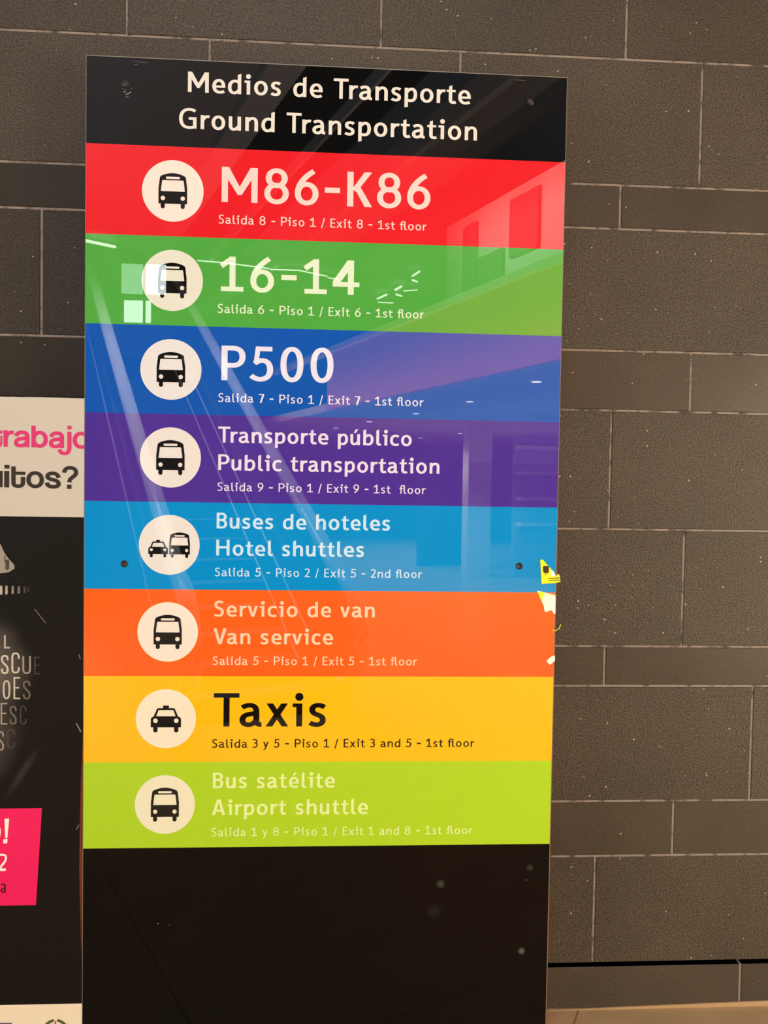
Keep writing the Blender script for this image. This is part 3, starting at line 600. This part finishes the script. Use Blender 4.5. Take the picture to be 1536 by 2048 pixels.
# ------------------------------------------------------------------ printed poster board at the left
YP = -0.119
def A2(px, py, y=YP): q = at(px, py, y); return (q.x, q.z)
poster = empty('poster_board', (-1.0, -0.06, 0), 'printed poster board beside the sign, white on top with a black and white photo below', 'poster')
M_PWHITE = plain('poster_white', (196, 191, 178), 0.35); M_PPINK = plain('poster_pink', (232, 20, 92), 0.3)
M_PMAG = plain('poster_magenta_ink', (206, 52, 112), 0.35); M_PDARK = plain('poster_dark_ink', (44, 36, 26), 0.4)
XPL = -1.75
def photo_mat():
    m, n, l, p = new_mat('poster_photo')
    tc = n.new('ShaderNodeTexCoord')
    prev = None
    def blob(px, py, sx, sy, rot, amp, soft=0.0):
        nonlocal prev
        q = at(px, py, YP)
        mp = n.new('ShaderNodeMapping'); mp.vector_type = 'TEXTURE'
        mp.inputs['Location'].default_value = (q.x, q.y, q.z); mp.inputs['Rotation'].default_value = (0, rot, 0); mp.inputs['Scale'].default_value = (sx, 1, sy)
        l.new(tc.outputs['Object'], mp.inputs[0])
        ln = n.new('ShaderNodeVectorMath'); ln.operation = 'LENGTH'; l.new(mp.outputs[0], ln.inputs[0])
        mr = n.new('ShaderNodeMapRange'); mr.inputs[1].default_value = 1; mr.inputs[2].default_value = soft; mr.inputs[3].default_value = 0; mr.inputs[4].default_value = amp
        mr.interpolation_type = 'SMOOTHSTEP'; l.new(ln.outputs['Value'], mr.inputs[0])
        if prev is None: prev = mr.outputs[0]
        else:
            ad = n.new('ShaderNodeMath'); ad.operation = 'ADD'; l.new(prev, ad.inputs[0]); l.new(mr.outputs[0], ad.inputs[1]); prev = ad.outputs[0]
    blob(-10, 1345, .115, .13, 0.25, .16); blob(-30, 1480, .11, .16, 0.3, .10); blob(45, 1545, .016, .10, 0.55, .035); blob(-25, 1270, .10, .06, 0, .08)
    no = n.new('ShaderNodeTexNoise'); no.inputs['Scale'].default_value = 40; l.new(tc.outputs['Object'], no.inputs['Vector'])
    mu = n.new('ShaderNodeMath'); mu.operation = 'MULTIPLY_ADD'; l.new(no.outputs['Fac'], mu.inputs[0]); mu.inputs[1].default_value = 0.8; mu.inputs[2].default_value = 0.6
    m2 = n.new('ShaderNodeMath'); m2.operation = 'MULTIPLY'; l.new(prev, m2.inputs[0]); l.new(mu.outputs[0], m2.inputs[1])
    mx = n.new('ShaderNodeMix'); mx.data_type = 'RGBA'; l.new(m2.outputs[0], mx.inputs['Factor'])
    mx.inputs['A'].default_value = (*s2l((20, 17, 14)), 1); mx.inputs['B'].default_value = (0.62, 0.56, 0.48, 1)
    l.new(mx.outputs['Result'], p.inputs['Base Color']); p.inputs['Roughness'].default_value = 0.42; p.inputs['Specular IOR Level'].default_value = 0.2
    return m
zt = A2(168, 797)[1]; zt0 = A2(0, 793)[1]; zm = A2(84, 1033.5)[1]; zbm = A2(80, 2007)[1]
def pchild(o): o.parent = poster; o.matrix_parent_inverse = Matrix.Translation((-1.0, -0.06, 0)).inverted(); return o
xe = X0-0.0022
v, f = prism([(XPL, zm), (xe, zm), (xe, zt), (-0.78, zt+.0008), (-0.84, zt-.0004), (XPL, zt0)], YP, YP+0.004)
white_top = pchild(mesh('white_heading', v, f, M_PWHITE)); white_top['label'] = 'white heading strip with pink and black words'
edge = [A2(168, 1040)]+[A2(x, y) for x, y in ((168, 1200), (167.6, 1340), (166, 1420), (163.5, 1480), (160.5, 1560), (158.5, 1650), (157.6, 1740), (158.5, 1800), (160.5, 1880), (163.2, 1960), (164.4, 2007))]
right = [(xe, zm)]+edge[1:]
v, f = prism([(XPL, zbm)]+list(reversed(right))+[(XPL, zm)], YP, YP+0.004)
photo = pchild(mesh('photo_print', v, f, photo_mat())); photo['label'] = 'black and white photo of an open-mouthed face with words printed over the skin'
v, f = prism([(XPL, 0.0), (A2(165.5, 2060)[0], 0.0), A2(164.4, 2007), (XPL, zbm)], YP, YP+0.004)
white_low = pchild(mesh('white_footer', v, f, plain('footer_white', (236, 222, 194), 0.35))); white_low['label'] = 'white footer strip with a wreath emblem'
mb = MB(); mb.box(XPL, X0-0.018, YP+0.004, -0.003, 0.0, zt-0.003); pchild(mb.build('board_core', plain('board_core', (40, 34, 30), 0.7)))

# bold rounded grotesque, x-height 100
def bold(ch):
    sv, sh = 26, 22; st = lambda *p: [tuple(q) for q in stroke(path(*p), sv, sh)]; ov = lambda *p: [tuple(q) for q in stroke(oval(*p, k=.58), sv, sh)]
    a_ = st((14, 66), (18, 84, 32, 90, 48, 90), (68, 90, 78, 82, 78, 62), (78, 0)) + st((78, 55), (50, 52, 13, 54, 13, 27), (13, 12, 26, 9, 38, 9), (60, 9, 78, 22, 78, 46))
    B = {'r': (64, [rect(0, 0, 26, 100)]+st((13, 50), (16, 78, 30, 89, 62, 89))),
         'a': (92, a_),
         'b': (98, [rect(0, 0, 26, 132)]+ov(13, 85, 9, 91)),
         'j': (26, [rect(0, 10, 26, 100), rect(0, 114, 26, 136)]+st((13, 14), (13, -14, 8, -32, -18, -32), (-36, -32, -44, -22, -46, -8))),
         'o': (104, ov(13, 91, 9, 91)),
         'u': (92, [rect(66, 0, 92, 100)]+st((13, 100), (13, 40), (13, 16, 24, 9, 42, 9), (62, 9, 79, 18, 79, 46))),
         'i': (28, [rect(0, 0, 26, 100), rect(1, 114, 27, 137)]),
         't': (84, [rect(2, 40, 28, 128), rect(15, 78, 84, 97)]+st((15, 60), (15, 30), (15, 14, 26, 9, 42, 9), (60, 9, 70, 16, 70, 34), (70, 66))),
         's': (92, st((79, 64), (74, 84, 60, 91, 46, 91), (24, 91, 15, 82, 15, 72), (15, 58, 34, 54, 48, 51), (66, 47, 78, 42, 78, 27), (78, 12, 62, 9, 46, 9), (26, 9, 14, 16, 11, 34))),
         '?': (98, [rect(30, -2, 58, 24)]+st((13, 96), (14, 116, 28, 126, 50, 126), (74, 126, 85, 114, 85, 97), (85, 72, 44, 70, 44, 38)))}
    w, sol = B[ch]; return w, flat(sol)
def bold_line(name, items, base, xh, mat, parent, clip=None):
    """items: (glyph, left px, right px); base(px) gives the base line's pixel row"""
    V, T = [], []
    for ch, l, r in items:
        w, (v, t) = bold(ch); b = len(V)
        for p in v:
            px = l+(r-l)*p[0]/w; py = base(px)-xh*p[1]/100
            q = A2(px, py); V.append((min(q[0], xe) if clip else q[0], YP-0.0004, q[1]))
        T += [tuple(b+i for i in q) for q in t]
    o = mesh(name, V, T, mat); o.parent = parent; return o
s7 = 1/7.315
bold_line('lettering', [('t', -8.5, 5), ('r', 52*s7, 208*s7), ('a', 203*s7, 435*s7), ('b', 460*s7, 702*s7), ('a', 715*s7, 942*s7), ('j', 985*s7, 1048*s7), ('o', 1063*s7, 1316*s7)], lambda px: 893.4+px*.0235, 33.2, M_PMAG, white_top, True)
bold_line('lettering', [('u', -24, 40*s7), ('i', 62*s7, 142*s7), ('t', 160*s7, 372*s7), ('o', 385*s7, 645*s7), ('s', 658*s7, 893*s7), ('?', 908*s7, 1145*s7)], lambda px: 974.6+px*.0185, 33.0, M_PDARK, white_top, True)

# words and teeth in the printed photo
def print_on(name, polys, tone, parent, dy=0.0004):
    v, t = flat(polys); o = mesh(name, [(p[0], YP-dy, p[1]) for p in v], t, plain(name+'_ink', tone, 0.35)); o.parent = parent; return o
def narrow(ch, x0, y0, x1, y1, lw):
    """condensed capital in a pixel box"""
    h, w = 100.0, 100.0*(x1-x0)/(y1-y0); k = lw*100/(y1-y0); c = k/2
    st = lambda *p: [tuple(q) for q in stroke(path(*p), k, k*.9)]
    G = {'L': [rect(0, 0, k, 100), rect(0, 0, w, k*.9)], 'E': [rect(0, 0, k, 100), rect(0, 0, w, k*.9), rect(0, 48, w*.85, 48+k*.9), rect(0, 100-k*.9, w, 100)],
         'O': [tuple(q) for q in stroke(oval(c, w-c, c, 100-c, k=.7), k, k*.9)],
         'U': st((c, 100), (c, 30), (c, 8, w*.3, c, w/2, c), (w*.7, c, w-c, 8, w-c, 30), (w-c, 100)),
         'C': st((w-c, 70), (w-c, 92, w*.75, 100-c, w/2, 100-c), (w*.25, 100-c, c, 92, c, 75), (c, 25), (c, 8, w*.25, c, w/2, c), (w*.75, c, w-c, 8, w-c, 30)),
         'S': st((w-c, 72), (w-c, 92, w*.75, 100-c, w/2, 100-c), (w*.25, 100-c, c, 92, c, 76), (c, 55, w-c, 48, w-c, 25), (w-c, 8, w*.75, c, w/2, c), (w*.25, c, c, 8, c, 28))}
    out = []
    for p in G[ch]:
        P = [A2(x0+(q[0]/w)*(x1-x0), y1-(q[1]/100)*(y1-y0)) for q in p]
        out.append(tuple(P) if isinstance(p, tuple) else P)
    return out
s6 = 200/1241; Y6 = lambda y: 1300+y*s6
for grp, tone in (([('L', 8, 1270, 20, 1297, 3.6)], (176, 166, 150)),
    ([('S', 12*s6, Y6(60), 108*s6, Y6(298), 4), ('C', 142*s6, Y6(30), 246*s6, Y6(292), 3.8)], (198, 188, 170)),
    ([('O', 34*s6, Y6(372), 130*s6, Y6(612), 3.8), ('E', 168*s6, Y6(335), 250*s6, Y6(610), 3.4)], (190, 180, 162)),
    ([('U', 278*s6, Y6(75), 384*s6, Y6(298), 3.6)], (150, 142, 128)),
    ([('E', 8*s6, Y6(655), 92*s6, Y6(925), 3.2), ('S', -40*s6, Y6(1005), 50*s6, Y6(1250), 3.4)], (150, 140, 128)),
    ([('S', 120*s6, Y6(692), 208*s6, Y6(925), 3.2), ('S', 285*s6, Y6(380), 378*s6, Y6(612), 3.2)], (108, 102, 92)),
    ([('E', 425*s6, Y6(85), 500*s6, Y6(300), 2.6), ('C', 248*s6, Y6(690), 330*s6, Y6(925), 2.6), ('C', 90*s6, Y6(980), 190*s6, Y6(1220), 2.8)], (66, 62, 56))):
    sol = []
    for g in grp: sol += narrow(*g)
    print_on('lettering', sol, tone, photo)
F4 = lambda L: [A2(x/6.825, 1030+y/6.825) for x, y in L]
print_on('lit_cheek', [F4([(-200, 420), (10, 400), (35, 460), (75, 540), (130, 610), (195, 680), (200, 730), (120, 780), (20, 795), (-200, 820)])], (150, 142, 130), photo)
for q in [F4([(75, 610), (128, 612), (126, 735), (100, 755), (75, 735)]), F4([(60, 555), (75, 552), (75, 640), (60, 640)])]: print_on('lettering', [q], (70, 62, 54), photo, 0.0006)
for (x, w, h, tone) in ((-18, 24, 128, 190), (10, 22, 124, 178), (75, 28, 122, 170), (162, 26, 112, 140), (243, 30, 104, 112), (325, 26, 92, 66), (376, 22, 76, 46)):
    y = 965+max(0, x-100)*.05
    print_on('tooth', [F4(path((x, y), (x+w, y), (x+w+3, y+h-20), (x+w, y+h+4, x-2, y+h+6, x-4, y+h-12)))], (tone, int(tone*.94), int(tone*.86)), photo)
for q in [F4([(465, 1280), (480, 1284), (632, 1476), (620, 1478)]), F4([(1068, 1900), (1082, 1902), (1104, 1966), (1092, 1966)]), [A2(151, 1446), A2(154, 1446), A2(163, 1463), A2(161, 1465)], [A2(152, 1658), A2(158, 1648), A2(158.6, 1650), A2(153, 1660)]]: print_on('scratch', [q], (120, 114, 104), photo)

# pink price flash
P6 = lambda L: [A2(x/6.825, 1590+y/6.825) for x, y in L]
v, f = prism([A2(-60, 1812), A2(72, 1810), A2(84, 1616), A2(-60, 1618)], YP-0.0006, YP)
pink = mesh('pink_label', v, f, M_PPINK); pink.parent = photo
M_PINKW = plain('pink_label_white', (255, 240, 226), 0.4); M_PINKD = plain('pink_label_dark', (62, 8, 26), 0.4)
def on_pink(polys, mat, nm='lettering'):
    v, t = flat(polys); o = mesh(nm, [(p[0], YP-0.001, p[1]) for p in v], t, mat); o.parent = photo
strk = lambda pts, a, b: [tuple(P6(q)) for q in stroke(path(*pts), a, b)]
on_pink([P6([(62, 322), (128, 320), (102, 584), (74, 584)]), P6([(49, 602), (106, 600), (100, 657), (44, 658)])], M_PINKW)
on_pink(strk([(-20, 440), (0, 440, 4, 470, 0, 520), (-4, 580, -15, 590, -35, 590)], 22, 20), M_PINKW)
on_pink(strk([(-34, 870), (-30, 812, 0, 812, 40, 815), (88, 815, 88, 850, 78, 885), (62, 930, 8, 965, -2, 1018)], 30, 28)+[P6([(-40, 1000), (84, 1000), (80, 1036), (-44, 1036)])], M_PINKW)
on_pink(strk([(22, 1232), (26, 1212, 70, 1205, 70, 1235), (68, 1330)], 22, 16)+strk([(68, 1268), (40, 1268, 18, 1280, 20, 1305), (22, 1330, 55, 1330, 66, 1300)], 20, 16), M_PINKD)
# wreath emblem and a purple mark on the footer
c = A2(111, 2063); R_ = 25.5/725
def ring(a0, a1, r0, r1, n=24):
    A = [math.radians(a0+(a1-a0)*i/n) for i in range(n+1)]
    return [(c[0]+r1*math.cos(a), c[1]+r1*math.sin(a)) for a in A]+[(c[0]+r0*math.cos(a), c[1]+r0*math.sin(a)) for a in reversed(A)]
v, t = flat([ring(98, 250, R_*.78, R_), ring(-70, 82, R_*.78, R_)]+[disc_poly(c[0], c[1], R_*.3, 24)]+[[(c[0]-.003, c[1]+R_*.2), (c[0]+.003, c[1]+R_*.2), (c[0]+.0012, c[1]+R_*.86), (c[0]-.0012, c[1]+R_*.86)]])
o = mesh('wreath_emblem', [(p[0], YP-0.0004, p[1]) for p in v], t, plain('emblem_green', (84, 92, 60), 0.4)); o.parent = white_low
v, t = flat([[A2(-60, 2120), A2(24, 2120), A2(24, 2045.5), A2(-60, 2046)]])
o = mesh('purple_mark', [(p[0], YP-0.0004, p[1]) for p in v], t, plain('emblem_purple', (92, 74, 104), 0.4)); o.parent = white_low

# ------------------------------------------------------------------ the hall behind the photographer, mirrored by the glossy sign
UX, UY = -0.378, -0.9258                       # long axis of the hall, oblique to the tiled wall
def H(a, b, z): return (UX*a - UY*b, UY*a + UX*b, z)
def hbox(mb, a0, a1, b0, b1, z0, z1, m=0):
    v = [H(a, b, z) for z in (z0, z1) for a, b in ((a0, b0), (a1, b0), (a1, b1), (a0, b1))]
    mb.add(v, [(0, 1, 2, 3), (7, 6, 5, 4), (0, 4, 5, 1), (1, 5, 6, 2), (2, 6, 7, 3), (3, 7, 4, 0)], m); return mb
def hstruct(name, boxes, mats):
    mb = MB()
    for q in boxes: hbox(mb, *q)
    return tag(mb.build(name, mats), kind='structure')
M_CEIL = plain('ceiling_grey', (0.42, 0.43, 0.46), 0.8, lin=True); M_BEAM = plain('beam_pale', (0.62, 0.65, 0.70), 0.7, lin=True)
M_VOID = plain('roof_void', (0.012, 0.011, 0.011), 0.9, lin=True); M_WHITEW = plain('hall_white', (0.8, 0.79, 0.76), 0.7, lin=True)
M_CORAL = plain('coral_paint', (0.86, 0.22, 0.09), 0.6, lin=True); M_SOFFIT = plain('soffit_white', (0.75, 0.72, 0.70), 0.7, lin=True)
M_DARKD = plain('dark_door', (0.05, 0.045, 0.05), 0.5, lin=True); M_STEEL = plain('escalator_steel', (0.72, 0.72, 0.72), 0.35, lin=True)
M_RAIL = plain('handrail_pale', (0.82, 0.82, 0.82), 0.22, lin=True); M_TRIMS = plain('deck_trim_steel', (0.45, 0.45, 0.46), 0.4, lin=True); M_GLASSD = plain('balustrade_dark', (0.10, 0.11, 0.12), 0.15, lin=True); M_STEP = plain('escalator_step', (0.10, 0.10, 0.11), 0.5, lin=True)
hstruct('ceiling', [(-6, 15.9, -12, 2.0, 6.5, 6.8), (-6, 26, 4.75, 12, 6.5, 6.8)], M_CEIL)
hstruct('trim_2', [(-6, 15.9, 2.0, 2.4, 6.42, 6.8)], M_BEAM)
hstruct('trim_3', [(-6, 15.9, 3.28, 3.325, 6.42, 6.6)], M_BEAM)
hstruct('trim_4', [(-6, 26, 4.64, 4.75, 6.42, 6.8)], M_BEAM)
hstruct('trim_5', [(-6, 26, 2.4, 4.64, 7.4, 7.6)], M_VOID)
# dropped soffit with a coral fascia over the shops on the right
hstruct('trim_6', [(4.3, 11.0, 4.27, 4.35, 2.86, 3.82)], M_CORAL)
hstruct('trim_7', [(3.9, 14.0, 4.22, 4.36, 3.82, 3.91)], M_WHITEW)
hstruct('trim_8', [(3.9, 22, 4.36, 15, 2.86, 3.0)], M_SOFFIT)
hstruct('wall_right', [(3.9, 7.55, 4.62, 4.8, 3.95, 5.06)], M_WHITEW)
hstruct('wall_far', [(22, 22.3, -12, 12, 0, 8.5)], plain('far_wall', (0.34, 0.34, 0.36), 0.8, lin=True))
hstruct('wall_shop', [(3.9, 22, 14.6, 14.8, 0, 2.86)], M_WHITEW)
hstruct('trim_9', [(10.1, 10.3, 6.6, 7.08, 0, 2.86)], M_WHITEW)      # pale column
hstruct('door_1', [(11.9, 12.0, 6.6, 7.7, 0, 2.35)], M_DARKD)
hstruct('trim_10', [(9.55, 9.75, 7.35, 9.6, 0.9+0.45*k, 0.96+0.45*k) for k in range(4)], M_WHITEW)  # shop shelving
hstruct('trim_11', [(9.75, 9.85, 7.35, 9.6, 0, 2.5)], plain('shelf_back', (0.4, 0.42, 0.44), 0.6, lin=True))
def strip(name, p0, p1, w, m, label, cat, group):
    v, f = tube_geo([p0, p1], w, 6); o = mesh(name, v, f, m); tag(o, label, cat, group); return o
M_TUBE = lamp('strip_lamp_light', (1.0, 0.98, 0.9), 14.0)
for p0, p1, w in (((-5.10, -14.3), (-4.60, -14.68), .030), ((-3.09, -15.48), (-2.46, -15.60), .014), ((-2.44, -15.62), (-1.59, -15.94), .014), ((-1.58, -16.0), (-0.91, -16.02), .014), ((-0.90, -16.04), (-0.31, -16.44), .014), ((-0.30, -16.55), (-0.06, -16.70), .012),
                  ((0.94, -18.49), (1.16, -17.99), .022), ((0.98, -18.87), (1.39, -18.90), .012), ((1.33, -17.51), (1.46, -17.15), .026), ((1.38, -17.95), (1.54, -18.12), .02), ((1.54, -17.59), (1.87, -17.44), .012), ((1.63, -16.19), (1.75, -15.77), .02), ((1.66, -16.53), (1.79, -16.68), .02)):
    p0, p1 = (*p0, 6.36), (*p1, 6.36)
    strip('strip_lamp', p0, p1, w, M_TUBE, 'slim ceiling strip lamp mirrored as a bright streak on the green band', 'lamp', 'strip lamps mirrored in the sign')
M_DOWN = lamp('downlight_light', (1.0, 0.95, 0.88), 22.0)
for a, b, sc in ((6.03, 5.03, 1), (8.37, 5.53, 1), (10.56, 5.78, 1), (12.65, 5.83, 1), (14.7, 5.94, 1), (14.43, 9.0, 1), (16.6, 9.1, 1)):
    v = []; n = 20
    for r, z in ((0.085, 2.86), (0.085, 2.845), (0.062, 2.845)): v += [(H(a, b, 0)[0]+r*math.cos(2*math.pi*k/n), H(a, b, 0)[1]+r*math.sin(2*math.pi*k/n), z) for k in range(n)]
    f = [(c*n+k, c*n+(k+1) % n, (c+1)*n+(k+1) % n, (c+1)*n+k) for c in range(2) for k in range(n)]+[tuple(2*n+k for k in range(n))]
    o = mesh('downlight', v, f, [M_WHITEW, M_DOWN], None, [0]*(2*n)+[1])
    sl = D.lights.new('downlight_beam', 'SPOT'); sl.energy = 620; sl.spot_size = math.radians(125); sl.spot_blend = 0.6; sl.shadow_soft_size = 0.06; sl.color = (1.0, 0.93, 0.84)
    so = D.objects.new('downlight_beam', sl); COL.objects.link(so); so.location = (*H(a, b, 0)[:2], 2.78)
    tag(o, 'small round downlight of the soffit mirrored on the blue and purple bands', 'lamp', 'downlights mirrored in the sign')
# daylit windows in the far end
M_DAY = lamp('daylight_pane', (0.86, 1.0, 0.95), 14.0); M_DAY2 = lamp('daylight_pane_tinted', (0.75, 1.0, 0.85), 5.5)
i = 0
for (x0, x1, z0, z1, m) in ((-5.37, -4.86, 6.2, 6.92, M_DAY2), (-5.30, -4.86, 5.5, 6.03, M_DAY), (-4.78, -4.66, 5.5, 6.03, M_DAY), (-4.78, -4.3, 6.2, 6.92, M_DAY)):
    i += 1
    # slim pane standing in the bay before the end wall
    mb = MB(); mb.box(x0, x1, -18.05, -18.0, z0, z1); tag(mb.build('window_%d' % i, m), kind='structure')
# escalator
esc = empty('escalator', H(4, 0.7, 0), 'escalator rising behind the photographer, its pale handrails mirrored at the left of the sign', 'escalator')
rail = path((2.80, 0.30), (2.45, 0.30, 2.40, 0.85, 2.85, 0.98), (3.05, 1.03, 3.1, 1.10, 3.3, 1.22), (8.6, 4.22))
for b in (0.17, 1.2):
    child(mesh('handrail', *tube_geo([H(a, b, z) for a, z in rail], 0.06, 12, 0.035), M_RAIL, smooth=True), esc)
    mb = MB(); pl = [(2.7, 0.0), (9.0, 0.0), (8.6, 4.12), (3.3, 1.12), (2.95, 0.95), (2.7, 0.8)]
    n = len(pl); v = [H(a, b-0.03, z) for a, z in pl]+[H(a, b+0.03, z) for a, z in pl]
    f = [tuple(range(n)), tuple(range(2*n-1, n-1, -1))]+[((k+1) % n, k, n+k, n+(k+1) % n) for k in range(n)]
    child(mesh('balustrade', v, f, M_GLASSD), esc)
    for db, dz in ((0.09, -0.62), (0.16, -0.80), (-0.07, -0.55)):
        child(mesh('deck_trim', *tube_geo([H(a, b+(db if b < 0.5 else -db), z+dz) for a, z in ((3.2, 1.16), (8.6, 4.22))], 0.009, 8), M_TRIMS), esc)
mb = MB()
for k in range(20): hbox(mb, 3.2+0.27*k, 3.2+0.27*(k+1), 0.2, 1.17, 0.0, 0.15+0.155*k)
child(mb.build('step_band', M_STEP), esc)

# dark display boards hung on the upper wall of the mezzanine
M_BANNER = plain('display_board_dark', (0.16, 0.13, 0.15), 0.6, lin=True)
for k, (a0, a1, z0, z1) in enumerate(((5.45, 6.0, 4.25, 4.92), (6.75, 7.05, 4.1, 4.9), (6.15, 6.7, 3.97, 4.42))):
    hstruct('trim_%d' % (12+k), [(a0, a1, 4.57, 4.615, z0, z1)], M_BANNER)
